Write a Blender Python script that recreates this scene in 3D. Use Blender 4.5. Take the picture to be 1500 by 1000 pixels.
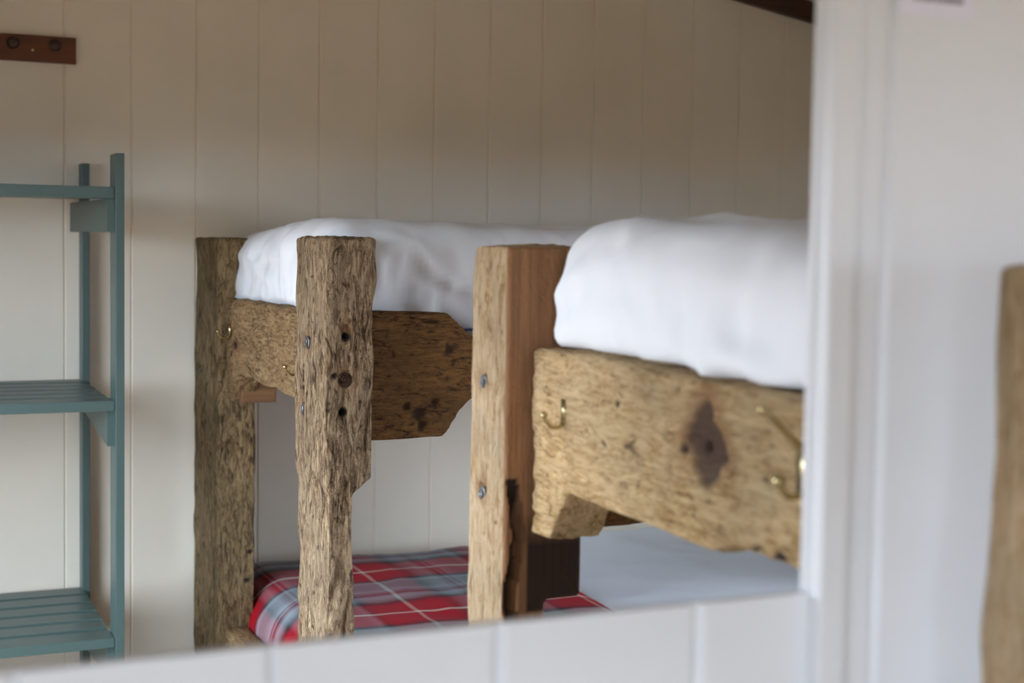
import bpy, bmesh, math, random
from mathutils import Vector, Matrix, noise

for o in list(bpy.data.objects): bpy.data.objects.remove(o)
SC = bpy.context.scene
COL = SC.collection
H = 1.6                                     # eye height: heights below are often written relative to it

# ------------------------------------------------------------------ camera
F_PX, YAW, PITCH, ROLL, SY = 2114.4, 0.41669, 0.05894, 0.0156, -20.63
R0 = Vector((math.cos(YAW), -math.sin(YAW), 0))
D0 = Vector((-math.sin(YAW)*math.sin(PITCH), -math.cos(YAW)*math.sin(PITCH), -math.cos(PITCH)))
FW = Vector((math.sin(YAW)*math.cos(PITCH), math.cos(YAW)*math.cos(PITCH), -math.sin(PITCH)))
RT = math.cos(ROLL)*R0 - math.sin(ROLL)*D0
DN = math.sin(ROLL)*R0 + math.cos(ROLL)*D0
cd = bpy.data.cameras.new('camera'); cam = bpy.data.objects.new('camera', cd); COL.objects.link(cam)
cd.sensor_width = 36; cd.lens = F_PX/1500*36; cd.shift_y = SY/1500
cd.clip_start = 0.02; cd.clip_end = 200
M = Matrix.Identity(4)
for i in range(3):
    M[i][0] = RT[i]; M[i][1] = -DN[i]; M[i][2] = -FW[i]
M[0][3], M[1][3], M[2][3] = 0, 0, H
cam.matrix_world = M
cd.dof.use_dof = True; cd.dof.focus_distance = 3.2; cd.dof.aperture_fstop = 3.2
SC.camera = cam

# ------------------------------------------------------------------ world, light, exposure
W = bpy.data.worlds.new('overcast_sky'); SC.world = W; W.use_nodes = True
wn = W.node_tree.nodes; wl = W.node_tree.links
bg = wn['Background']
tc = wn.new('ShaderNodeTexCoord'); sp = wn.new('ShaderNodeSeparateXYZ'); cr = wn.new('ShaderNodeValToRGB')
wl.new(tc.outputs['Generated'], sp.inputs[0]); wl.new(sp.outputs['Z'], cr.inputs[0]); wl.new(cr.outputs[0], bg.inputs[0])
cr.color_ramp.elements[0].position = 0.0; cr.color_ramp.elements[0].color = (0.685, 0.825, 1.0, 1)
cr.color_ramp.elements[1].position = 0.9; cr.color_ramp.elements[1].color = (0.77, 0.885, 1.02, 1)
bg.inputs[1].default_value = 16.5

WINDOWS = [(2.00, 3.62, 0.45, 1.93), (-0.90, 0.10, 0.45, 1.93)]     # y0, y1, z0, z1 in the left wall
XL = -0.52
YB = -2.35
XR = 3.42
RIGHT_FILL_WINS = [(1.58, 3.02, 0.50, 1.88), (-1.25, 0.35, 0.50, 1.93)]   # y0, y1, z0, z1 in the right wall; unseen openings added as fill
BACK_FILL_WIN = (-0.46, 0.35, 0.50, 1.93)                   # x0, x1, z0, z1 in the wall behind the camera; unseen, added for frontal fill
for (y0, y1, z0, z1) in WINDOWS:             # portals: they only guide sky light through the window openings
    ld = bpy.data.lights.new('window_portal', 'AREA'); ld.shape = 'RECTANGLE'
    ld.size = z1-z0; ld.size_y = y1-y0; ld.cycles.is_portal = True
    lo = bpy.data.objects.new('window_portal', ld); COL.objects.link(lo)
    lo.location = (XL-0.03, (y0+y1)/2, (z0+z1)/2); lo.rotation_euler = (0, -math.pi/2, 0)
ld = bpy.data.lights.new('window_portal', 'AREA'); ld.shape = 'RECTANGLE'
ld.size = BACK_FILL_WIN[1]-BACK_FILL_WIN[0]; ld.size_y = BACK_FILL_WIN[3]-BACK_FILL_WIN[2]; ld.cycles.is_portal = True
lo = bpy.data.objects.new('window_portal', ld); COL.objects.link(lo)
lo.location = ((BACK_FILL_WIN[0]+BACK_FILL_WIN[1])/2, YB-0.03, (BACK_FILL_WIN[2]+BACK_FILL_WIN[3])/2); lo.rotation_euler = (math.pi/2, 0, 0)

for (y0, y1, z0, z1) in RIGHT_FILL_WINS:
    ld = bpy.data.lights.new('window_portal', 'AREA'); ld.shape = 'RECTANGLE'
    ld.size = z1-z0; ld.size_y = y1-y0; ld.cycles.is_portal = True
    lo = bpy.data.objects.new('window_portal', ld); COL.objects.link(lo)
    lo.location = (XR+0.03, (y0+y1)/2, (z0+z1)/2); lo.rotation_euler = (0, math.pi/2, 0)

SC.view_settings.view_transform = 'Standard'; SC.view_settings.look = 'None'
SC.view_settings.gamma = 1; SC.view_settings.use_curve_mapping = False
SC.view_settings.exposure = 0.0

# ------------------------------------------------------------------ materials
def lin(r, g, b):
    f = lambda c: ((c/255+0.055)/1.055)**2.4 if c > 10 else c/255/12.92
    return (f(r), f(g), f(b), 1)

def new_mat(name):
    m = bpy.data.materials.new(name); m.use_nodes = True
    return m, m.node_tree.nodes, m.node_tree.links, m.node_tree.nodes['Principled BSDF']

def ramp(n, stops):
    r = n.new('ShaderNodeValToRGB'); e = r.color_ramp.elements
    e[0].position, e[0].color = stops[0]; e[1].position, e[1].color = stops[-1]
    for p, c in stops[1:-1]:
        k = e.new(p); k.color = c
    return r

def noise_node(n, l, vec, scale, detail=4, rough=0.55, dist=0.0):
    t = n.new('ShaderNodeTexNoise'); t.inputs['Scale'].default_value = scale
    t.inputs['Detail'].default_value = detail; t.inputs['Roughness'].default_value = rough
    t.inputs['Distortion'].default_value = dist
    l.new(vec, t.inputs['Vector']); return t.outputs['Fac']

def mapped(n, l, scale, loc=(0, 0, 0)):
    t = n.new('ShaderNodeTexCoord'); m = n.new('ShaderNodeMapping')
    m.inputs['Scale'].default_value = scale; m.inputs['Location'].default_value = loc
    l.new(t.outputs['Object'], m.inputs[0]); return m.outputs[0]

def mix(n, l, fac, a, b, mode='MIX'):
    x = n.new('ShaderNodeMix'); x.data_type = 'RGBA'; x.blend_type = mode
    for s, v in ((0, fac), (6, a), (7, b)):
        if hasattr(v, 'is_output'): l.new(v, x.inputs[s])
        else: x.inputs[s].default_value = v
    return x.outputs[2]

def math_n(n, l, op, a, b=0.0):
    x = n.new('ShaderNodeMath'); x.operation = op
    for s, v in ((0, a), (1, b)):
        if hasattr(v, 'is_output'): l.new(v, x.inputs[s])
        else: x.inputs[s].default_value = v
    return x.outputs[0]

def bump(n, l, bsdf, height, strength, dist):
    b = n.new('ShaderNodeBump'); b.inputs['Strength'].default_value = strength; b.inputs['Distance'].default_value = dist
    l.new(height, b.inputs['Height']); l.new(b.outputs[0], bsdf.inputs['Normal'])

def paint(name, col, rough=0.45, var=0.04, bumpy=0.12):
    m, n, l, p = new_mat(name)
    v = mapped(n, l, (1, 1, 1)); f = noise_node(n, l, v, 3.0, 5)
    r = ramp(n, [(0.3, tuple(c*(1-var) for c in col[:3])+(1,)), (0.7, tuple(min(1, c*(1+var)) for c in col[:3])+(1,))])
    l.new(f, r.inputs[0]); l.new(r.outputs[0], p.inputs['Base Color'])
    p.inputs['Roughness'].default_value = rough
    v2 = mapped(n, l, (60, 60, 8)); g = noise_node(n, l, v2, 1.0, 3)
    bump(n, l, p, g, bumpy, 0.002)
    return m

def timber_mat(name, dark, mid, light, grey, axis=2, pit=0.62, pit_col=None, grey_amt=0.5, seed=0.0, fine=1.0, sawn=None, stain_shade=None, bstr=0.9, soft=0.0):
    """old sea-worn timber: stretched fibres, crinkles, pits; attribute 'mask' r = dark stain and painted hole shade, g = sawn face, b = rust"""
    m, n, l, p = new_mat(name)
    st = [105*fine]*3; st[axis] = 17*fine
    v = mapped(n, l, st, (seed, seed*1.7, seed*0.6))
    fib = noise_node(n, l, v, 1.0, 9, 0.74, 1.1)
    st2 = [48*fine]*3; st2[axis] = 21*fine
    v2 = mapped(n, l, st2, (seed*2, seed, 5+seed))
    crk = noise_node(n, l, v2, 1.0, 6, 0.62, 1.6)
    v3 = mapped(n, l, (5, 5, 5), (seed, 3, seed)); blot = noise_node(n, l, v3, 1.0, 4, 0.6, 0.4)
    vf = mapped(n, l, (260, 260, 260), (seed, 0, 0)); fin = noise_node(n, l, vf, 1.0, 3, 0.6, 0.5)
    cmb = math_n(n, l, 'ADD', math_n(n, l, 'MULTIPLY', fib, 0.62), math_n(n, l, 'ADD', math_n(n, l, 'MULTIPLY', crk, 0.26), math_n(n, l, 'MULTIPLY', fin, 0.12)))
    r = ramp(n, [(0.41-soft, dark), (0.485-soft*0.6, mid), (0.56-soft*0.3, light)]); l.new(cmb, r.inputs[0])
    rb = ramp(n, [(0.38, (0, 0, 0, 1)), (0.66, (grey_amt,)*3+(1,))]); l.new(blot, rb.inputs[0])
    c = mix(n, l, rb.outputs[0], r.outputs[0], grey)
    v5 = mapped(n, l, (2.3, 2.3, 2.3), (seed+9, 1, 4)); big = noise_node(n, l, v5, 1.0, 3)
    rg = ramp(n, [(0.35, (0.72, 0.70, 0.66, 1)), (0.65, (1.12, 1.1, 1.06, 1))]); l.new(big, rg.inputs[0])
    c = mix(n, l, 1.0, c, rg.outputs[0], 'MULTIPLY')
    rp = ramp(n, [(0.33-soft*0.8, (1, 1, 1, 1)), (0.43-soft*0.8, (0, 0, 0, 1))]); l.new(crk, rp.inputs[0])
    c = mix(n, l, math_n(n, l, 'MULTIPLY', rp.outputs[0], 0.85), c, pit_col or dark)
    a = n.new('ShaderNodeAttribute'); a.attribute_name = 'mask'
    s = n.new('ShaderNodeSeparateColor'); l.new(a.outputs['Color'], s.inputs[0])
    hgt = math_n(n, l, 'ADD', math_n(n, l, 'MULTIPLY', fib, 0.8), math_n(n, l, 'ADD', crk, math_n(n, l, 'MULTIPLY', fin, 0.15)))
    if sawn:
        st4 = [120]*3; st4[axis] = 3
        v4 = mapped(n, l, st4); sw = noise_node(n, l, v4, 1.0, 4, 0.5)
        rs = ramp(n, [(0.35, tuple(c_*0.72 for c_ in sawn[:3])+(1,)), (0.65, sawn)]); l.new(sw, rs.inputs[0])
        c = mix(n, l, s.outputs['Green'], c, rs.outputs[0])
    c = mix(n, l, math_n(n, l, 'MULTIPLY', s.outputs['Blue'], 0.75), c, lin(136, 88, 54))
    c = mix(n, l, s.outputs['Red'], c, stain_shade or lin(44, 34, 30))
    l.new(c, p.inputs['Base Color']); p.inputs['Roughness'].default_value = 0.85
    p.inputs['Specular IOR Level'].default_value = 0.25
    bump(n, l, p, hgt, bstr, 0.012)
    return m

def stained_wood(name, a, b, axis=0, rough=0.45):
    m, n, l, p = new_mat(name)
    st = [55]*3; st[axis] = 3
    f = noise_node(n, l, mapped(n, l, st), 1.0, 5, 0.6, 0.3)
    r = ramp(n, [(0.3, a), (0.7, b)]); l.new(f, r.inputs[0]); l.new(r.outputs[0], p.inputs['Base Color'])
    p.inputs['Roughness'].default_value = rough; bump(n, l, p, f, 0.15, 0.002); return m

def metal(name, col, rough, spots=None):
    m, n, l, p = new_mat(name)
    p.inputs['Metallic'].default_value = 1.0
    f = noise_node(n, l, mapped(n, l, (90, 90, 90)), 1.0, 4)
    r = ramp(n, [(0.35, spots or col), (0.6, col)]); l.new(f, r.inputs[0]); l.new(r.outputs[0], p.inputs['Base Color'])
    p.inputs['Roughness'].default_value = rough; return m

def linen(name, col):
    m, n, l, p = new_mat(name)
    v = mapped(n, l, (1, 1, 1)); f = noise_node(n, l, v, 900, 2); g = noise_node(n, l, v, 5, 4)
    r = ramp(n, [(0.3, tuple(c*0.96 for c in col[:3])+(1,)), (0.7, col)]); l.new(g, r.inputs[0])
    l.new(r.outputs[0], p.inputs['Base Color']); p.inputs['Roughness'].default_value = 0.9
    p.inputs['Sheen Weight'].default_value = 0.15
    bump(n, l, p, f, 0.08, 0.0005); return m

def tartan(name):
    m, n, l, p = new_mat(name)
    uv = n.new('ShaderNodeUVMap'); uv.uv_map = 'weave'
    s = n.new('ShaderNodeSeparateXYZ'); l.new(uv.outputs[0], s.inputs[0])
    G, DG, RD, WH, MR, LG = lin(122, 128, 132), lin(40, 41, 43), lin(168, 6, 26), lin(222, 208, 192), lin(104, 14, 36), lin(148, 156, 162)
    st = [(0.0, G), (0.05, LG), (0.085, DG), (0.125, lin(140, 20, 38)), (0.15, RD), (0.32, RD), (0.325, WH), (0.345, WH), (0.35, RD), (0.52, RD),
          (0.545, lin(140, 20, 38)), (0.585, DG), (0.64, G), (0.70, LG), (0.765, MR), (0.782, LG), (0.798, MR), (0.815, LG), (0.90, G), (1.0, G)]
    def sett(coord):
        r = ramp(n, st); l.new(math_n(n, l, 'FRACT', coord), r.inputs[0]); return r.outputs[0]
    P = 0.50
    wx = sett(math_n(n, l, 'ADD', math_n(n, l, 'DIVIDE', s.outputs['X'], P), 10.335-1.36/P))
    wy = sett(math_n(n, l, 'ADD', math_n(n, l, 'DIVIDE', s.outputs['Y'], P), 10.335-4.18/P))
    # twill: alternate which thread lies on top
    d = math_n(n, l, 'ADD', math_n(n, l, 'MULTIPLY', s.outputs['X'], 330), math_n(n, l, 'MULTIPLY', s.outputs['Y'], 330))
    tw = math_n(n, l, 'PINGPONG', d, 1.0)
    fac = math_n(n, l, 'ADD', math_n(n, l, 'MULTIPLY', tw, 0.22), 0.56)
    c = mix(n, l, fac, wx, wy)
    l.new(c, p.inputs['Base Color']); p.inputs['Roughness'].default_value = 0.95
    p.inputs['Sheen Weight'].default_value = 0.03; p.inputs['Specular IOR Level'].default_value = 0.1
    bump(n, l, p, tw, 0.25, 0.001); return m

M_WALL = paint('cream_wall_paint', lin(226, 215, 197))
M_NEAR = paint('white_wall_paint', lin(215, 216, 220))
M_CEIL = paint('ceiling_paint', lin(184, 180, 170))
M_FLOOR = stained_wood('floor_boards', lin(150, 130, 108), lin(176, 156, 132), 1)
M_GROUND = paint('ground_outside', lin(112, 84, 50), 0.9, 0.2)
M_TRIM = stained_wood('dark_stained_trim', lin(44, 24, 12), lin(74, 42, 22))
M_PEG = stained_wood('red_brown_rail', lin(82, 40, 16), lin(116, 62, 28))
M_PEGD = stained_wood('dark_peg', lin(44, 26, 16), lin(62, 38, 24), 1)
M_TEAL = paint('teal_grey_paint', lin(69, 88, 84), 0.38, 0.05, 0.1)
M_TEALC = paint('chipped_bare_wood', lin(130, 100, 70), 0.8)
M_LINEN = linen('white_cotton', lin(232, 233, 237))
M_LINEN2 = linen('pale_blue_white_cotton', lin(226, 232, 240))
M_PIPE = linen('navy_piping', lin(52, 66, 110))
M_TARTAN = tartan('tartan_wool')
M_STEEL = metal('galvanised_steel', lin(142, 142, 142), 0.5, lin(92, 86, 82))
M_RUST = metal('rusted_iron', lin(92, 72, 60), 0.6, lin(60, 42, 32))
M_BRASS = metal('brass', lin(190, 172, 128), 0.25)
M_PAPER = paint('notice_paper', lin(222, 220, 236), 0.6, 0.01)
M_INK = paint('notice_ink', lin(96, 84, 100), 0.7, 0.01)
M_WHITEW = paint('window_frame_white', lin(228, 228, 224), 0.4)
M_PLY = stained_wood('bed_base_board', lin(120, 86, 52), lin(160, 120, 78))

T_A = timber_mat('weathered_timber_olive', lin(56, 41, 27), lin(122, 98, 68), lin(168, 142, 104), lin(136, 120, 88), 2, grey_amt=0.5, seed=3.1)
T_B = timber_mat('weathered_timber_grey', lin(50, 35, 23), lin(134, 105, 76), lin(204, 177, 143), lin(172, 150, 124), 2, grey_amt=0.55, seed=7.7)
T_C = timber_mat('weathered_timber_tan', lin(104, 72, 44), lin(192, 156, 114), lin(224, 196, 160), lin(204, 184, 156), 2, grey_amt=0.5, seed=1.3,
                 sawn=lin(190, 138, 98), soft=0.06)
T_R1 = timber_mat('weathered_rail_tan', lin(64, 44, 26), lin(134, 104, 70), lin(182, 152, 112), lin(152, 118, 84), 1, grey_amt=0.5, seed=5.2, soft=0.03)
T_R2 = timber_mat('weathered_rail_gold', lin(104, 74, 44), lin(192, 153, 102), lin(226, 194, 146), lin(214, 194, 162), 1, grey_amt=0.45, seed=8.4, pit_col=lin(92, 74, 58), soft=0.045,
                  stain_shade=lin(66, 50, 46))
T_S = timber_mat('brown_side_board', lin(50, 32, 18), lin(120, 82, 44), lin(152, 110, 64), lin(112, 80, 44), 0, grey_amt=0.6, seed=2.6, stain_shade=lin(62, 43, 27))
T_CUT = stained_wood('sawn_timber', lin(92, 62, 36), lin(124, 88, 54), 0, 0.8)

# ------------------------------------------------------------------ helpers
def link(name, me, mat, parent=None, smooth=False):
    o = bpy.data.objects.new(name, me); COL.objects.link(o)
    if mat: me.materials.append(mat)
    if smooth: me.polygons.foreach_set('use_smooth', [True]*len(me.polygons))
    if parent: o.parent = parent
    return o

def thing(name, label, cat, loc, group=None):
    o = bpy.data.objects.new(name, None); COL.objects.link(o); o.location = loc
    o.empty_display_size = 0.1
    tag(o, label, cat, group); return o

def tag(o, label, cat, group=None):
    o['label'] = label; o['category'] = cat
    if group: o['group'] = group
    return o

def org(parent):
    """world position of the parent's origin (parents are only translated)"""
    v = Vector((0, 0, 0))
    while parent: v += parent.location; parent = parent.parent
    return v

def bm_box(bm, x0, x1, y0, y1, z0, z1, off=Vector((0, 0, 0))):
    v = [bm.verts.new(Vector((x, y, z))-off) for x in (x0, x1) for y in (y0, y1) for z in (z0, z1)]
    for f in ((0, 1, 3, 2), (4, 6, 7, 5), (0, 4, 5, 1), (2, 3, 7, 6), (0, 2, 6, 4), (1, 5, 7, 3)):
        bm.faces.new([v[i] for i in f])

def done(bm, name, mat, parent=None, smooth=False, bev=0.0, seg=2):
    if bev: bmesh.ops.bevel(bm, geom=bm.edges[:], offset=bev, segments=seg, affect='EDGES', profile=0.6)
    bmesh.ops.recalc_face_normals(bm, faces=bm.faces[:])
    me = bpy.data.meshes.new(name); bm.to_mesh(me); bm.free()
    return link(name, me, mat, parent, smooth)

def box(name, x0, x1, y0, y1, z0, z1, mat, parent=None, bev=0.0):
    bm = bmesh.new(); bm_box(bm, x0, x1, y0, y1, z0, z1, org(parent)); return done(bm, name, mat, parent, bev=bev)

def struct(o): o['kind'] = 'structure'; return o

def prism(bm, poly, axis, a0, a1, off):
    """polygon in the two other axes (in xyz order) extruded along axis"""
    def pt(p, a):
        q = list(p); q.insert(axis, a); return Vector(q)-off
    lo = [bm.verts.new(pt(p, a0)) for p in poly]; hi = [bm.verts.new(pt(p, a1)) for p in poly]
    n = len(poly)
    bm.faces.new(lo); bm.faces.new(hi[::-1])
    for i in range(n): bm.faces.new((lo[i], lo[(i+1) % n], hi[(i+1) % n], hi[i]))

DG = None
def timber(name, poly, axis, a0, a1, mat, parent, grain=2, vox=0.006, rough=1.0, seed=0, dents=(), stains=(), sawn=None, soft=0.007):
    off = org(parent)
    bm = bmesh.new(); prism(bm, poly, axis, a0, a1, Vector((0, 0, 0)))
    bmesh.ops.recalc_face_normals(bm, faces=bm.faces[:])
    bmesh.ops.bevel(bm, geom=bm.edges[:], offset=soft, segments=2, affect='EDGES', profile=0.5)
    tmp = done(bm, 'tmp', None)
    md = tmp.modifiers.new('r', 'REMESH'); md.mode = 'VOXEL'; md.voxel_size = vox
    dg = bpy.context.evaluated_depsgraph_get()
    me = bpy.data.meshes.new_from_object(tmp.evaluated_get(dg))
    bpy.data.objects.remove(tmp)
    nv = len(me.vertices); cols = []
    sx = Vector((26, 26, 26)); sx[grain] = 4.5
    s2 = Vector((70, 70, 70)); s2[grain] = 14
    so = Vector((seed*13.7, seed*5.1, seed*9.3))
    co = [v.co.copy() for v in me.vertices]; no = [v.normal.copy() for v in me.vertices]
    for i in range(nv):
        p, nn = co[i], no[i]
        k = rough; g = 0.0
        if sawn and sawn(p, nn): k *= 0.15; g = 1.0
        lowf = noise.noise(p*7+so)*0.0035*(1-0.7*max(0, nn.z)) + noise.noise(p*2.2+so)*0.003
        q = Vector((p.x*sx.x, p.y*sx.y, p.z*sx.z))+so
        fib = -abs(noise.noise(q))*0.0065
        q2 = Vector((p.x*s2.x, p.y*s2.y, p.z*s2.z))+so
        d = (lowf + fib + noise.noise(q2)*0.0022 - max(0, noise.noise(Vector((q2.x*0.7, q2.y*0.7, q2.z*0.7))+so)-0.15)*0.010)*k
        r = b = 0.0
        for (c, rad, dep, rust) in dents:
            t = (p-Vector(c)).length/rad
            if t < 2.6:
                if t < 1: d -= dep*(1-t*t); pass
                if rust < 0.5: r = max(r, max(0, min(1, (1.0-t+0.55*noise.noise(p*75))*2.6)))  # dark patches, and the shade of holes painted into the mask
                b = max(b, 0.6*rust*max(0, 1-(t-0.6)/1.5))
        for fn in stains: 
            rr, bb, dd = fn(p, nn); r = max(r, rr); b = max(b, bb); d -= dd
        me.vertices[i].co = p+nn*d-off
        cols += (r, g, b, 1.0)
    at = me.color_attributes.new('mask', 'FLOAT_COLOR', 'POINT'); at.data.foreach_set('color', cols)
    return link(name, me, mat, parent, True)

def rect(a0, a1, b0, b1): return [(a0, b0), (a1, b0), (a1, b1), (a0, b1)]

def lathe(bm, prof, mat4, seg=16):
    rings = []
    for r, h in prof:
        rings.append([bm.verts.new(mat4 @ Vector((r*math.cos(2*math.pi*i/seg), r*math.sin(2*math.pi*i/seg), h))) for i in range(seg)])
    for a, b in zip(rings, rings[1:]):
        for i in range(seg): bm.faces.new((a[i], a[(i+1) % seg], b[(i+1) % seg], b[i]))
    bm.faces.new(rings[0][::-1]); bm.faces.new(rings[-1])

def frame_to(p, d):
    d = Vector(d).normalized(); return Matrix.Translation(p) @ d.to_track_quat('Z', 'Y').to_matrix().to_4x4()

def tube(bm, pts, r, seg=8, ends=None):
    pts = [Vector(p) for p in pts]; prev = None; up = None
    for i, p in enumerate(pts):
        t = (pts[min(i+1, len(pts)-1)]-pts[max(i-1, 0)]).normalized()
        if up is None: up = t.orthogonal().normalized()
        up = (up-t*up.dot(t)).normalized(); sd = t.cross(up)
        rr = r[i] if isinstance(r, (list, tuple)) else r
        ring = [bm.verts.new(p+(up*math.cos(2*math.pi*k/seg)+sd*math.sin(2*math.pi*k/seg))*rr) for k in range(seg)]
        if prev:
            for k in range(seg): bm.faces.new((prev[k], prev[(k+1) % seg], ring[(k+1) % seg], ring[k]))
        else: bm.faces.new(ring[::-1])
        prev = ring
    bm.faces.new(prev)

def curve_pts(pts, n=6):
    """Catmull-Rom through the points"""
    P = [Vector(p) for p in pts]; P = [P[0]*2-P[1]]+P+[P[-1]*2-P[-2]]; out = []
    for i in range(1, len(P)-2):
        for k in range(n):
            t = k/n; a, b, c, d = P[i-1:i+3]
            out.append(0.5*((2*b)+(c-a)*t+(2*a-5*b+4*c-d)*t*t+(3*b-a-3*c+d)*t**3))
    out.append(P[-2]); return out

def bolt(parent, p, d, r=0.011, mat=None):
    off = org(parent); bm = bmesh.new(); m4 = frame_to(Vector(p)-off, d)
    lathe(bm, [(r*1.5, -0.012), (r*1.5, 0.001), (r*1.35, 0.002)], m4, 18)
    lathe(bm, [(r*0.95, 0.0), (r*0.95, 0.0045), (r*0.8, 0.0055)], m4, 6)
    lathe(bm, [(r*0.45, 0.0), (r*0.45, 0.007), (r*0.3, 0.0078)], m4, 10)
    return done(bm, 'bolt', mat or M_STEEL, parent)

def soft_box(bm, x0, x1, y0, y1, z0, z1, r, step, fn=None, off=Vector((0, 0, 0)), uv=None, skip_bottom=False):
    """rounded box of quads; fn(p, n) -> displaced point"""
    def ticks(a, b):
        n = max(2, round((b-a)/step)); return [a+(b-a)*i/n for i in range(n+1)]
    X, Y, Z = ticks(x0, x1), ticks(y0, y1), ticks(z0, z1); vs = {}; raw = {}
    def vert(x, y, z):
        k = (round(x, 5), round(y, 5), round(z, 5))
        if k in vs: return vs[k]
        p = Vector((x, y, z)); c = Vector((min(max(x, x0+r), x1-r), min(max(y, y0+r), y1-r), min(max(z, z0+r), z1-r)))
        d = p-c; n = d.normalized() if d.length > 1e-6 else Vector((0, 0, 1))
        q = c+n*r if d.length > 1e-6 else p
        if fn: q = fn(q, n)
        v = bm.verts.new(q-off); vs[k] = v; raw[v] = p; return v
    lay = bm.loops.layers.uv.new('weave') if uv else None
    def quad(ps, uvf):
        f = bm.faces.new([vert(*p) for p in ps]); f.smooth = True
        if lay:
            for lp in f.loops: lp[lay].uv = uvf(raw[lp.vert])
    for a, b in zip(X, X[1:]):
        for c, d in zip(Y, Y[1:]):
            quad([(a, c, z1), (b, c, z1), (b, d, z1), (a, d, z1)], lambda p: (p.x, p.y))
            if not skip_bottom: quad([(a, d, z0), (b, d, z0), (b, c, z0), (a, c, z0)], lambda p: (p.x, p.y))
        for e, f in zip(Z, Z[1:]):
            quad([(a, y0, e), (b, y0, e), (b, y0, f), (a, y0, f)], lambda p: (p.x, y0-(z1-p.z)))
            quad([(b, y1, e), (a, y1, e), (a, y1, f), (b, y1, f)], lambda p: (p.x, y1+(z1-p.z)))
    for c, d in zip(Y, Y[1:]):
        for e, f in zip(Z, Z[1:]):
            quad([(x0, d, e), (x0, c, e), (x0, c, f), (x0, d, f)], lambda p: (x0-(z1-p.z), p.y))
            quad([(x1, c, e), (x1, d, e), (x1, d, f), (x1, c, f)], lambda p: (x1+(z1-p.z), p.y))

def ridge(p): return 1-2*abs(noise.noise(p))

# ------------------------------------------------------------------ the setting
YF, YN = 4.588, 1.132                               # far wall, partition (near face)
XRIDGE = 1.0
def ceil_z(x): return H+0.925-0.175*(x-3.2) if x > XRIDGE else H+0.925-0.175*(XRIDGE-3.2)-0.2*(XRIDGE-x)
XO0, XO1, ZO0, ZO1 = -0.46, 0.815, H-0.331, H+0.62  # opening in the partition, put in place of a mirror

struct(box('floor', XL-0.2, XR+0.1, YB-0.1, YF+0.1, -0.08, 0, M_FLOOR))
bm = bmesh.new()
prism(bm, [(XL-0.2, ceil_z(XL-0.2)), (XRIDGE, ceil_z(XRIDGE)), (XR+0.1, ceil_z(XR+0.1)), (XR+0.1, ceil_z(XR+0.1)+0.08), (XRIDGE, ceil_z(XRIDGE)+0.08), (XL-0.2, ceil_z(XL-0.2)+0.08)],
      1, YB-0.1, YF+0.1, Vector((0, 0, 0)))
struct(done(bm, 'ceiling', M_CEIL))

def gable(x0, x1): return [(x0, 0), (x1, 0), (x1, ceil_z(x1))] + ([(XRIDGE, ceil_z(XRIDGE))] if x0 < XRIDGE < x1 else []) + [(x0, ceil_z(x0))]

def board(parent, poly_xz_fn, x0, x1, z0, z1, yface, th, mat, ch=0.0072):
    """one tongue-and-groove board facing -y with bevelled long edges"""
    bm = bmesh.new(); g = 0.0
    prof = [(x0+g, yface+ch), (x0+g+ch, yface), (x1-g-ch, yface), (x1-g, yface+ch), (x1-g, yface+th), (x0+g, yface+th)]
    lo = [bm.verts.new((x, y, z0)) for x, y in prof]
    hi = [bm.verts.new((x, y, (z1(x) if callable(z1) else z1))) for x, y in prof]
    bm.faces.new(lo[::-1]); bm.faces.new(hi); n = len(prof)
    for i in range(n): bm.faces.new((lo[i], lo[(i+1) % n], hi[(i+1) % n], hi[i]))
    return done(bm, 'board', mat, parent)

# far wall: backing with one board every 0.2 m
bm = bmesh.new(); prism(bm, gable(XL-0.1, XR+0.05), 1, YF+0.012, YF+0.09, Vector((0, 0, 0)))
wf = struct(done(bm, 'wall_far', M_WALL))
x = 0.5335-0.2*6
while x < XR:
    board(wf, None, max(x, XL), min(x+0.2, XR), 0.0, lambda q: ceil_z(q)-0.002, YF, 0.012, M_WALL, 0.0045); x += 0.2

# partition with an opening put in place of a mirror; the reflected room stands beyond
bm = bmesh.new()
TH = 0.009; B0, B1 = YN+TH, YN+TH+0.004
prism(bm, rect(XL, XR, 0, ZO0), 1, B0, B1, Vector((0, 0, 0)))
prism(bm, rect(XO1, XR, ZO0, ceil_z(XR)-0.002), 1, B0, B1, Vector((0, 0, 0)))
prism(bm, rect(XL, XO0, ZO0, ceil_z(XL)-0.002), 1, B0, B1, Vector((0, 0, 0)))
prism(bm, rect(XO0, XO1, ZO1, ceil_z(XO0)), 1, B0, B1, Vector((0, 0, 0)))
wn_ = struct(done(bm, 'wall_near', M_NEAR))
x = 0.0944-0.2*4
while x < XR:
    a, b = max(x, XL), min(x+0.2, XR)
    if b-a > 0.02:
        if b <= XO0 or a >= XO1-0.002:
            board(wn_, None, a, b, 0, lambda q: ceil_z(q)-0.002, YN, TH, M_NEAR)
        else:
            board(wn_, None, a, b, 0, ZO0, YN, TH, M_NEAR)
            board(wn_, None, a, min(b, XO1), ZO1, lambda q: ceil_z(q)-0.002, YN, TH, M_NEAR)
            if b > XO1: board(wn_, None, XO1, b, ZO0, lambda q: ceil_z(q)-0.002, YN, TH, M_NEAR)
            if a < XO0: board(wn_, None, a, XO0, ZO0, lambda q: ceil_z(q)-0.002, YN, TH, M_NEAR)
    x += 0.2
tr = struct(box('trim_1', XO1, 0.845, YN-0.020, YN-0.0002, 0, ceil_z(XO1)-0.01, M_NEAR, bev=0.003))

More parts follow.
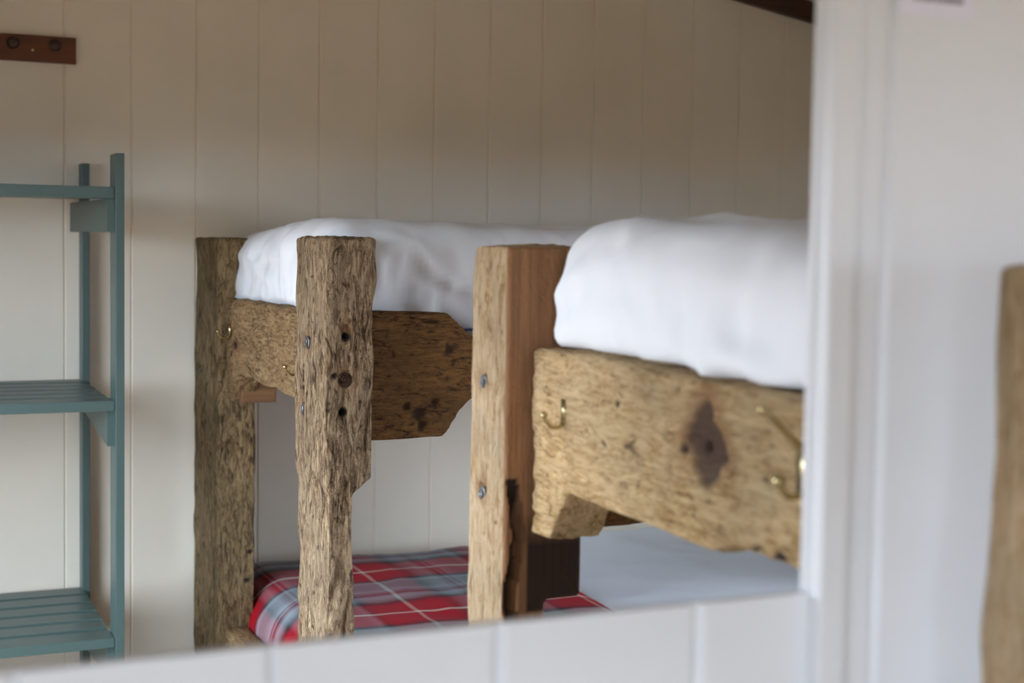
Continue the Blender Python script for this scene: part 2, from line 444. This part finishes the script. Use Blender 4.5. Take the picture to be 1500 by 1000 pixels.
# left wall with two window openings, right wall, wall behind the camera
bm = bmesh.new(); zt = ceil_z(XL)
ys = [YB-0.1] + sorted([c for w in WINDOWS for c in w[:2]]) + [YF+0.1]
Z0, Z1 = WINDOWS[0][2:]
O = Vector((0, 0, 0))
bm_box(bm, XL-0.14, XL, ys[0], ys[-1], 0, Z0); bm_box(bm, XL-0.14, XL, ys[0], ys[-1], Z1, zt)
for a, b in ((ys[0], ys[1]), (ys[2], ys[3]), (ys[4], ys[5])): bm_box(bm, XL-0.14, XL, a, b, Z0, Z1)
struct(done(bm, 'wall_left', M_WALL))
for i, (y0, y1, z0, z1) in enumerate(WINDOWS):
    w = bpy.data.objects.new('window_%d' % (i+1), None); COL.objects.link(w); w.location = (XL-0.08, (y0+y1)/2, z0); struct(w)
    bm = bmesh.new(); o_ = org(w); X0, X1 = XL-0.11, XL-0.06
    for a, b, c, d in ((y0, y1, z0, z0+0.05), (y0, y1, z1-0.05, z1), (y0, y0+0.05, z0+0.05, z1-0.05), (y1-0.05, y1, z0+0.05, z1-0.05)):
        bm_box(bm, X0, X1, a, b, c, d, o_)
    done(bm, 'window_frame', M_WHITEW, w)
    box('mullion', X0+0.01, X1-0.01, (y0+y1)/2-0.02, (y0+y1)/2+0.02, z0+0.05, z1-0.05, M_WHITEW, w)
    box('window_sill', XL-0.02, XL+0.05, y0-0.03, y1+0.03, z0-0.03, z0-0.002, M_WHITEW, w, bev=0.004)
bm = bmesh.new(); zc_ = ceil_z(XR+0.1)-0.001; yp = YB-0.1
for (ry0, ry1, rz0, rz1) in sorted(RIGHT_FILL_WINS):
    bm_box(bm, XR, XR+0.1, yp, ry0, 0, zc_); yp = ry1
    bm_box(bm, XR, XR+0.1, ry0, ry1, 0, rz0); bm_box(bm, XR, XR+0.1, ry0, ry1, rz1, zc_)
bm_box(bm, XR, XR+0.1, yp, YF+0.1, 0, zc_)
struct(done(bm, 'wall_right', M_WALL))
for i, (ry0, ry1, rz0, rz1) in enumerate(RIGHT_FILL_WINS):
    w = bpy.data.objects.new('window_%d' % (i+4), None); COL.objects.link(w); w.location = (XR+0.06, (ry0+ry1)/2, rz0); struct(w)  # added windows, out of view, that brighten the bunks and near wall
    bm = bmesh.new(); o_ = org(w)
    for a, b, c, d in ((ry0, ry1, rz0, rz0+0.05), (ry0, ry1, rz1-0.05, rz1), (ry0, ry0+0.05, rz0+0.05, rz1-0.05), (ry1-0.05, ry1, rz0+0.05, rz1-0.05)):
        bm_box(bm, XR+0.05, XR+0.09, a, b, c, d, o_)
    done(bm, 'window_frame', M_WHITEW, w)
    box('mullion', XR+0.055, XR+0.085, (ry0+ry1)/2-0.02, (ry0+ry1)/2+0.02, rz0+0.05, rz1-0.05, M_WHITEW, w)
bm = bmesh.new(); bx0, bx1, bz0, bz1 = BACK_FILL_WIN
bm_box(bm, XL-0.1, XR+0.05, YB-0.1, YB, 0, bz0)
for g_ in (gable(XL-0.1, bx0), gable(bx0, bx1), gable(bx1, XR+0.05)):
    zl = bz1 if g_[0][0] == bx0 else bz0
    prism(bm, [(a, zl) if b == 0 else (a, b) for a, b in g_], 1, YB-0.1, YB, Vector((0, 0, 0)))
struct(done(bm, 'wall_back', M_WALL))
w = bpy.data.objects.new('window_3', None); COL.objects.link(w); w.location = ((bx0+bx1)/2, YB-0.06, bz0); struct(w)  # added window, out of view, sending frontal light into the room
bm = bmesh.new(); o_ = org(w)
for a, b, c, d in ((bx0, bx1, bz0, bz0+0.05), (bx0, bx1, bz1-0.05, bz1), (bx0, bx0+0.05, bz0+0.05, bz1-0.05), (bx1-0.05, bx1, bz0+0.05, bz1-0.05)):
    bm_box(bm, a, b, YB-0.08, YB-0.04, c, d, o_)
done(bm, 'window_frame', M_WHITEW, w)
box('mullion', (bx0+bx1)/2-0.02, (bx0+bx1)/2+0.02, YB-0.075, YB-0.045, bz0+0.05, bz1-0.05, M_WHITEW, w)
struct(box('ground', -60, 60, -60, 60, -0.5, -0.3, M_GROUND))

# dark sloping trim where the far wall meets the ceiling
bm = bmesh.new()
def tz(x): return ceil_z(x)-0.003
prism(bm, [(XRIDGE+0.2, tz(XRIDGE+0.2)-0.086), (XR, tz(XR)-0.073), (XR, tz(XR)), (XRIDGE+0.2, tz(XRIDGE+0.2))], 1, YF-0.03, YF-0.0005, Vector((0, 0, 0)))
struct(done(bm, 'trim_2', M_TRIM))

# ------------------------------------------------------------------ hooks
def coat_hook(parent, y, z, x, big=False):
    """brass wire hook screwed to an end rail whose outer face looks to -x"""
    off = org(parent); bm = bmesh.new()
    P = lambda dx, dz, dy=0.0: Vector((x-dx, y+dy, z+dz))-off
    if big:
        bm_box(bm, x-0.005, x+0.004, y-0.010, y+0.010, z-0.030, z+0.030, off)
        tube(bm, curve_pts([P(0.003, 0.020), P(0.014, 0.030), P(0.034, 0.048), P(0.056, 0.068)], 5), [0.005]*8+[0.0042]*8)
        lathe(bm, [(0.002, -0.006), (0.0055, -0.003), (0.0065, 0), (0.0055, 0.003), (0.002, 0.006)], Matrix.Translation(P(0.058, 0.070)), 12)
    else:
        bm_box(bm, x-0.004, x+0.004, y-0.005, y+0.005, z-0.020, z+0.020, off)
    e = -0.026 if big else -0.018
    tube(bm, curve_pts([P(0.002, e), P(0.010, e-0.005), P(0.022, e-0.004), P(0.032, e+0.005), P(0.035, e+0.012)], 5), 0.0040 if big else 0.0030)
    rb = 0.0075 if big else 0.0056
    lathe(bm, [(rb*0.2, -rb), (rb*0.8, -rb*0.6), (rb, 0), (rb*0.8, rb*0.6), (rb*0.2, rb)], Matrix.Translation(P(0.035, e+0.014)), 12)
    return done(bm, 'coat_hook', M_BRASS, parent, smooth=True)

# ------------------------------------------------------------------ bunk against the far wall
b1 = thing('bunk_bed', 'rough weathered timber bunk bed standing against the far wall beside the teal shelf', 'bunk bed', (0.9, 3.05, 0), 'timber bunk beds')
def rz(v): return H+v

pA = timber('post', rect(0.903, 1.016, 0, rz(0.0)), 1, 4.13, 4.465, T_A, b1, seed=1, vox=0.0065,
            dents=[((0.903, 4.403, rz(-.234)), 0.013, 0.010, 0), ((0.903, 4.381, rz(-.399)), 0.016, 0.010, 0), ((0.903, 4.234, rz(-1.079)), 0.013, 0.008, 0),
                   ((0.903, 4.329, rz(-1.217)), 0.014, 0.008, 0), ((1.0, 4.13, rz(-.92)), 0.010, 0.008, 0), ((0.99, 4.13, rz(-1.0)), 0.010, 0.007, 0)])
bolt(pA, (0.909, 4.375, rz(-.405)), (-1, 0, 0), 0.008)
bolt(pA, (0.912, 4.395, rz(-.236)), (-1, 0, 0), 0.007, M_RUST)
pB = timber('post', [(0.913, 0), (0.978, 0), (0.977, rz(-.567)), (1.02, rz(-.535)), (1.02, rz(0.004)), (0.903, rz(0.004)), (0.903, rz(-.53)), (0.911, rz(-.57))], 1, 3.05, 3.303, T_B, b1, seed=2, vox=0.0038, rough=1.6,
            dents=[((0.903, 3.2, rz(-.232)), 0.020, 0.012, 1), ((0.903, 3.235, rz(-.385)), 0.022, 0.015, 1), ((0.903, 3.24, rz(-.345)), 0.016, 0.014, 0), ((0.903, 3.235, rz(-.315)), 0.012, 0.010, 0),
                   ((0.951, 3.05, rz(-.214)), 0.0105, 0.03, 0), ((0.951, 3.05, rz(-.196)), 0.014, 0.008, 1), ((0.951, 3.05, rz(-.309)), 0.021, 0.014, 0.8), ((0.947, 3.05, rz(-.383)), 0.0105, 0.03, 0),
                   ((0.925, 3.05, rz(-.301)), 0.010, 0.008, 0)])
bolt(pB, (0.906, 3.2, rz(-.236)), (-1, 0, 0), 0.010)
bolt(pB, (0.908, 3.235, rz(-.394)), (-1, 0, 0), 0.011)
bolt(pB, (0.951, 3.057, rz(-.309)), (0, -1, 0), 0.0105, M_RUST)
# head-end posts (behind the mattress)
for y0, y1 in ((4.13, 4.465), (3.05, 3.303)):
    timber('post', rect(2.95, 3.065, 0, rz(-0.01)), 1, y0, y1, T_A, b1, seed=4, vox=0.016)
RAILP = lambda ya, yb, zt_: [(ya, rz(zt_)), (ya, rz(-.469)), (ya-0.075, rz(-.469)), (ya-0.135, rz(-.382)), (yb, rz(-.386)), (yb, rz(zt_))]
er1 = timber('end_rail', RAILP(4.125, 3.29, -.169), 0, 0.926, 1.0, T_R1, b1, grain=1, seed=5, vox=0.006, rough=1.1,
             dents=[((0.926, 4.03, rz(-.30)), 0.016, 0.006, 0), ((0.926, 4.0, rz(-.29)), 0.011, 0.006, 0), ((0.926, 4.06, rz(-.325)), 0.012, 0.004, 0), ((0.926, 3.86, rz(-.37)), 0.02, 0.008, 0)],
             stains=[lambda p, n: (0.0, 0.55*max(0, 1-((p.y-4.0)**2*40+(p.z-rz(-.31))**2*120)*4), 0.0)])
coat_hook(er1, 4.075, rz(-.262), 0.926)
coat_hook(er1, 3.34, rz(-.30), 0.926)
timber('end_rail', rect(3.29, 4.138, rz(-1.34), rz(-1.135)), 0, 0.926, 1.0, T_R1, b1, grain=1, seed=6, vox=0.01)
for z in (-1.135, -.169):
    timber('end_rail', rect(3.29, 4.138, rz(z-.21), rz(z)), 0, 2.97, 3.04, T_R1, b1, grain=1, seed=7, vox=0.02)
# block mortised behind the end rail, tall side board with clipped corners
box('rail_block', 0.95, 1.05, 4.03, 4.128, rz(-.468), rz(-.388), T_CUT, b1, bev=0.004)
timber('side_board', [(0.995, rz(-.163)), (0.995, rz(-.46)), (1.215, rz(-.458)), (1.278, rz(-.372)), (1.34, rz(-.36)), (2.97, rz(-.36)), (2.97, rz(-.235)), (1.32, rz(-.235)), (1.275, rz(-.215)), (1.222, rz(-.166))], 1, 3.125, 3.20, T_S, b1,
       grain=0, seed=8, vox=0.0065, rough=0.9,
       dents=[((1.225, 3.125, rz(-.25)), 0.016, 0.003, 0.3), ((1.15, 3.125, rz(-.40)), 0.02, 0.006, 0), ((1.19, 3.125, rz(-.375)), 0.014, 0.006, 0), ((1.12, 3.125, rz(-.385)), 0.012, 0.005, 0), ((1.16, 3.125, rz(-.425)), 0.016, 0.006, 0)])
timber('wall_side_rail', rect(1.0, 2.97, rz(-.40), rz(-.20)), 1, 4.30, 4.37, T_S, b1, grain=0, seed=9, vox=0.016)
for y in (3.14, 4.30):
    timber('lower_side_rail', rect(0.99, 2.97, rz(-1.36), rz(-1.18)), 1, y, y+0.065, T_S, b1, grain=0, seed=9, vox=0.016)
box('bed_base', 1.0, 2.97, 3.203, 4.297, rz(-.255), rz(-.228), M_PLY, b1)
box('bed_base', 1.0, 2.97, 3.21, 4.295, rz(-1.215), rz(-1.19), M_PLY, b1)

# ------------------------------------------------------------------ nearer bunk
b2 = thing('bunk_bed', 'nearer timber bunk bed with golden end rail and brass hooks, the mirror image modelled beyond the opening', 'bunk bed', (0.92, 2.1, 0), 'timber bunk beds')
def c_char(p, n):
    z = p.z-H
    r = 0.0; d = 0.0
    if n.y < -0.6 and z < -.44 and p.x > 0.95 and z > -.60: r = min(1, (-.43-z)*16)*0.93
    if n.y < -0.5 and 0.932 < p.x+0.006*math.sin(z*30) < 0.952 and z < -.38: d = 0.05*min(1, (-.38-z)*10); r = 0.95
    if n.y < -0.5 and 0.952 <= p.x < 0.965 and z < -.42: r = min(r, 0.25)
    return r, 0.0, d
pC = timber('post', [(0.921, 0), (1.0, 0), (1.0, rz(-.585)), (1.066, rz(-.583)), (1.066, rz(-0.003)), (0.921, rz(-0.003))], 1, 2.105, 2.254, T_C, b2, seed=11, vox=0.005, rough=0.9,
            sawn=lambda p, n: n.y < -0.6, stains=[c_char],
            dents=[((0.921, 2.2, rz(-.226)), 0.018, 0.010, 1), ((0.921, 2.2, rz(-.408)), 0.018, 0.010, 1)])
bolt(pC, (0.925, 2.2, rz(-.233)), (-1, 0, 0), 0.009)
bolt(pC, (0.925, 2.2, rz(-.42)), (-1, 0, 0), 0.009)
timber('post', rect(0.93, 1.066, 0, rz(-0.003)), 1, 1.155, 1.262, T_C, b2, seed=12, vox=0.014)
for y0, y1 in ((2.105, 2.254), (1.155, 1.262)):
    timber('post', rect(2.95, 3.065, 0, rz(-0.01)), 1, y0, y1, T_C, b2, seed=12, vox=0.02)
def knot(p, n):
    if n.x > -0.4: return 0, 0, 0
    y, z = p.y-1.575, p.z-rz(-.262)
    e = math.sqrt((y/0.052)**2+((z-0.012)/0.062)**2) + 0.30*noise.noise(p*38) + 0.45*max(0, z/0.062)*abs(y)/0.03*0.5
    r = 0.82*max(0, min(1, (1.0-e)*4)); b = 0.7*max(0, min(1, (1.75-e)*1.6))*max(0, min(1, (z+0.05)*20))
    return r, b, 0.006*min(1, max(0, 1.0-e)*4)
er2 = timber('end_rail', [(2.100, rz(-.169)), (2.100, rz(-.469)), (2.03, rz(-.469)), (1.97, rz(-.383)), (1.71, rz(-.388)), (1.55, rz(-.392)), (1.49, rz(-.377)), (1.25, rz(-.378)), (1.25, rz(-.169))], 0, 0.965, 1.062, T_R2, b2, grain=1, seed=13, vox=0.0045, rough=1.0,
             stains=[knot], dents=[((0.965, 1.575, rz(-.258)), 0.009, 0.02, 0), ((0.965, 1.625, rz(-.268)), 0.008, 0.008, 0), ((0.965, 1.445, rz(-.37)), 0.014, 0.012, 0), ((0.965, 1.40, rz(-.375)), 0.02, 0.008, 0),
                                   ((0.965, 1.805, rz(-.225)), 0.006, 0.003, 0), ((0.965, 1.85, rz(-.29)), 0.0065, 0.003, 0)])
coat_hook(er2, 1.976, rz(-.258), 0.965)
coat_hook(er2, 1.352, rz(-.252), 0.965, True)
timber('end_rail', rect(1.25, 2.111, rz(-1.34), rz(-1.135)), 0, 0.965, 1.04, T_R2, b2, grain=1, seed=6, vox=0.016)
for z in (-1.135, -.169):
    timber('end_rail', rect(1.25, 2.111, rz(z-.21), rz(z)), 0, 2.97, 3.04, T_R2, b2, grain=1, seed=7, vox=0.02)
timber('side_board', [(1.06, rz(-.20)), (1.06, rz(-.492)), (1.30, rz(-.49)), (1.37, rz(-.38)), (2.97, rz(-.38)), (2.97, rz(-.20))], 1, 2.18, 2.245, T_S, b2, grain=0, seed=8, vox=0.012)
timber('side_board', rect(1.06, 2.97, rz(-.36), rz(-.20)), 1, 1.17, 1.235, T_S, b2, grain=0, seed=18, vox=0.02)
for y in (1.17, 2.18):
    timber('lower_side_rail', rect(1.03, 2.97, rz(-1.36), rz(-1.18)), 1, y, y+0.06, T_S, b2, grain=0, seed=9, vox=0.02)
box('bed_base', 1.063, 2.97, 1.24, 2.175, rz(-.235), rz(-.21), M_PLY, b2)
box('bed_base', 1.045, 2.97, 1.24, 2.175, rz(-1.215), rz(-1.19), M_PLY, b2)

# ------------------------------------------------------------------ bunk on this side of the partition: one post shows at the right edge
b3 = thing('bunk_bed', 'pale worn timber bunk post at the right edge, in front of the partition', 'bunk bed', (0.95, 0.9, 0), 'timber bunk beds')
timber('post', [(0.94, 0), (1.09, 0), (1.09, rz(-0.012)), (0.946, rz(-0.012)), (0.944, rz(-.2)), (0.94, rz(-.35))], 1, 0.90, 1.04, T_C, b3, seed=21, vox=0.006)
timber('post', rect(0.945, 1.09, 0, rz(-0.012)), 1, -0.12, 0.03, T_C, b3, seed=22, vox=0.016)
for z in (-.169, -1.135):
    timber('end_rail', rect(0.02, 0.91, rz(z-.21), rz(z)), 0, 0.985, 1.06, T_R2, b3, grain=1, seed=23, vox=0.016)

# ------------------------------------------------------------------ bedding
def mattress(name, label, x0, x1, y0, y1, z0, z1, r, mat, step, seed, group, loose=1.0, hem=True, crown=0.012, railx=None, railz=0, droop=0.0, rise=0.0, tilt=0.0):
    root = thing(name, label, 'mattress', ((x0+x1)/2, (y0+y1)/2, z0), group)
    off = org(root); so = Vector((seed*3.3, seed*7.1, seed*1.9))
    cx, cy = (x0+x1)/2, (y0+y1)/2
    def fn(p, n):
        t = 1-((p.y-cy)/((y1-y0)/2))**2
        foot = math.exp(-((p.x-x0-0.17)/0.16)**2)
        q = p.copy()
        if railx and p.z < railz and q.x < railx: q.x = railx
        if n.z > -0.3: q.z -= droop*math.exp(-((p.x-x0)/0.16)**2)*max(0, min(1, (p.y-y0-0.35)/0.5))*max(0, min(1, (p.z-z0)/(z1-z0)))
        q.z += min(0.010, tilt*(p.y-1.72))*max(0, min(1, (p.z-z0)/(z1-z0)))
        q.z += rise*max(0, min(1, (p.x-1.95)/0.4))*max(0, n.z)
        if n.z > -0.3: q.z += (crown*t + 0.008*foot)*max(0, n.z)
        # long soft pulls of the sheet, tighter folds at the corners and sides
        a = Vector((p.x*5+p.y*2.5, p.y*5-p.x*2.0, p.z*5))+so
        b = Vector((p.x*16+p.z*9, p.y*14, p.z*7-p.x*6))+so
        side = max(0, 1-abs(n.z))
        w = ridge(a)*0.006 + ridge(b)*(0.0012+0.005*side) + 0.010*(0.15+0.85*min(1, 1.6*side))*max(0, ridge(Vector((p.x*2.2+p.z*4.5, p.y*2.4, p.z*2.0-p.x*3.5))+so)-0.72)/0.28
        v = noise.noise(Vector((p.y*46, p.x*40, p.z*3))+so)*0.0022*side
        cf = 0.0042*(math.sin(34*(y1-p.y)+9*math.sin(p.z*9+seed)+14*(p.x-x0))*math.exp(-((y1-p.y)/0.17)**2) + 0.7*math.sin(30*(p.y-y0)+20*p.z+14*(p.x-x0))*math.exp(-((p.y-y0)/0.16)**2))*side*math.exp(-((p.x-x0)/0.35)**2)
        cf += 0.003*side*ridge(Vector((p.x*9+p.z*16, p.y*13-p.z*9, p.z*3))+so)
        # the sheet tucks in under the mattress
        tuck = 0.016*max(0, min(1, (z0+0.07-p.z)/0.07))*side
        return q + n*((w+v)*loose + cf - tuck)
    bm = bmesh.new(); soft_box(bm, x0, x1, y0, y1, z0, z1, r, step, fn, off)
    done(bm, 'fitted_sheet', mat, root, True)
    if hem:
        bm = bmesh.new(); e = 0.010; zz = z0+0.012; pts = []
        for (ax, ay, bx, by) in ((x1-0.3, y0+e, x0+r, y0+e), (x0+e, y0+r, x0+e, y1-r), (x0+r, y1-e, x1-0.3, y1-e)):
            n = 24
            for i in range(n+1): pts.append(Vector((ax+(bx-ax)*i/n, ay+(by-ay)*i/n, zz+0.004*noise.noise(Vector((i*0.4, ax, by))))))
        tube(bm, [p-off for p in pts], 0.0035, 6); done(bm, 'piping', M_PIPE, root, True)
    return root

m1 = mattress('mattress', 'white sheeted upper mattress on the bunk against the far wall', 0.972, 2.94, 3.207, 4.27, rz(-.225), rz(0.028), 0.062, M_LINEN, 0.0125, 1, 'mattresses on the bunks', 1.5, railx=1.004, railz=rz(-.166), droop=0.035)
m2 = mattress('mattress', 'bright white sheeted upper mattress behind the golden end rail', 0.995, 2.94, 1.245, 2.10, rz(-.205), rz(0.020), 0.07, M_LINEN, 0.0115, 2, 'mattresses on the bunks', 1.3, crown=0.004, railx=1.066, railz=rz(-.164), droop=0.012, tilt=0.075)
m3 = mattress('mattress', 'pale blue-white lower mattress with the tartan blanket on its foot', 1.09, 2.94, 3.26, 4.50, rz(-1.188), rz(-1.052), 0.05, M_LINEN2, 0.02, 3, 'mattresses on the bunks', 0.6, False, 0.006, rise=0.040)

bl = thing('tartan_blanket', 'red and grey tartan wool blanket over the foot of the lower mattress', 'blanket', (1.45, 3.8, rz(-1.18)))
bm = bmesh.new()
def fb(p, n):
    t = 1-((p.y-3.85)/0.66)**2
    q = p.copy(); q.z += 0.012*max(0, t)*max(0, n.z)
    w = ridge(Vector((p.x*4, p.y*3, p.z*4))+Vector((4, 1, 9)))*0.007 + ridge(Vector((p.x*11, p.y*9, p.z*5)))*0.003
    return q+n*w
soft_box(bm, 1.004, 1.96, 3.195, 4.56, rz(-1.28), rz(-1.032), 0.12, 0.018, fb, org(bl), uv=True, skip_bottom=True)
done(bm, 'throw', M_TARTAN, bl, True)

pl = thing('pillow', 'white pillow at the far head end of the upper mattress', 'pillow', (2.72, 3.85, rz(0.05)))
bm = bmesh.new()
def fp(p, n):
    t = max(0.15, 1-abs((p.x-2.84)/0.13)**2.5)*max(0.15, 1-abs((p.y-3.8)/0.37)**2.5); zc = rz(0.048)
    q = p.copy(); q.z = zc+(p.z-zc)*(0.25+0.75*t)
    return q+n*(ridge(p*9)*0.004)
soft_box(bm, 2.74, 2.94, 3.50, 4.16, rz(0.030), rz(0.076), 0.04, 0.02, fp, org(pl))
done(bm, 'pillowcase', M_LINEN, pl, True)

# ------------------------------------------------------------------ teal slatted shelf unit
sh = thing('shelf_unit', 'teal painted slatted wooden shelf unit standing at the left against the wall', 'shelf', (0.1, 4.25, 0))
for x0, x1 in ((0.587, 0.610), (-0.40, -0.377)):
    box('post', x0, x1, 3.93, 4.03, 0, rz(0.219), M_TEAL, sh, bev=0.002)
    box('post', x0-0.012, x1-0.012, 4.515, 4.582, 0, rz(0.217), M_TEAL, sh, bev=0.002)
for i, (zt_, th) in enumerate(((0.130, 0.031), (-0.440, 0.028), (-1.085, 0.026))):
    s = bpy.data.objects.new('shelf', None); COL.objects.link(s); s.parent = sh; s.location = Vector((0.1, 4.25, rz(zt_-th)))-org(sh)
    n = 6; y0, y1 = 3.945, 4.578; w = (y1-y0)/n
    for k in range(n):
        ya = y0+w*k
        xe = 0.586 if k < 1 else 0.583-0.0
        box('slat', -0.375, xe, ya+(0.013 if k else 0), ya+w-0.013, rz(zt_-(th if k == 0 else 0.020)), rz(zt_), M_TEAL, s, bev=0.0015)
    for side in (0, 1):
        bm = bmesh.new(); z1_ = rz(zt_-th-0.0005); z0_ = z1_-0.088
        if side == 0:
            q = ([(0.569, 3.962), (0.589, 3.962), (0.575, 4.51), (0.546, 4.56)])
        else: q = [(-0.376, 3.962), (-0.356, 3.962), (-0.356, 4.51), (-0.376, 4.51)]
        zl = [z0_, z0_, z0_, z0_] if i != 1 else [z0_-0.008, z0_-0.008, z1_-0.004, z1_-0.004]
        lo = [bm.verts.new(Vector((a, b, z))-org(s)) for (a, b), z in zip(q, zl)]; hi = [bm.verts.new(Vector((a, b, z1_))-org(s)) for a, b in q]
        bm.faces.new(lo[::-1]); bm.faces.new(hi)
        for k in range(4): bm.faces.new((lo[k], lo[(k+1) % 4], hi[(k+1) % 4], hi[k]))
        done(bm, 'bracket', M_TEAL, s)

# ------------------------------------------------------------------ peg rail
pr = thing('peg_rail', 'dark red-brown wooden peg rail fixed high on the far wall', 'peg rail', (0.2, 4.575, rz(0.556)))
box('backboard', -0.35, 0.566, 4.566, 4.5875, rz(0.517), rz(0.595), M_PEG, pr, bev=0.002)
for k in range(7):
    x = 0.500-0.119*k
    bm = bmesh.new(); m4_ = frame_to(Vector((x, 4.567, rz(0.558)))-org(pr), (0.0, -1, 0.12))
    lathe(bm, [(0.009, -0.002), (0.009, 0.030), (0.012, 0.040), (0.0185, 0.046), (0.0185, 0.054), (0.014, 0.060), (0.004, 0.062)], m4_, 18)
    done(bm, 'peg', M_PEGD, pr, True)
for x in (0.441, -0.15):
    bm = bmesh.new(); lathe(bm, [(0.0045, -0.002), (0.0045, 0.0008), (0.002, 0.0016)], frame_to(Vector((x, 4.566, rz(0.551)))-org(pr), (0, -1, 0)), 10)
    done(bm, 'screw', M_BRASS, pr)

# ------------------------------------------------------------------ notice on the partition
no_ = thing('notice', 'white paper notice pinned high on the partition beside the mirror opening', 'notice', (0.945, YN, rz(0.225)))
box('sheet', 0.899, 0.990, YN-0.003, YN-0.0008, rz(0.225), rz(0.36), M_PAPER, no_)
random.seed(4)
bm = bmesh.new()
for row in range(6):
    x = 0.917; zz = rz(0.2385)+row*0.018
    while x < 0.972:
        w = random.uniform(0.003, 0.010); bm_box(bm, x, min(x+w, 0.976), YN-0.0034, YN-0.0029, zz, zz+0.005, org(no_)); x += w+0.002
done(bm, 'print', M_INK, no_)
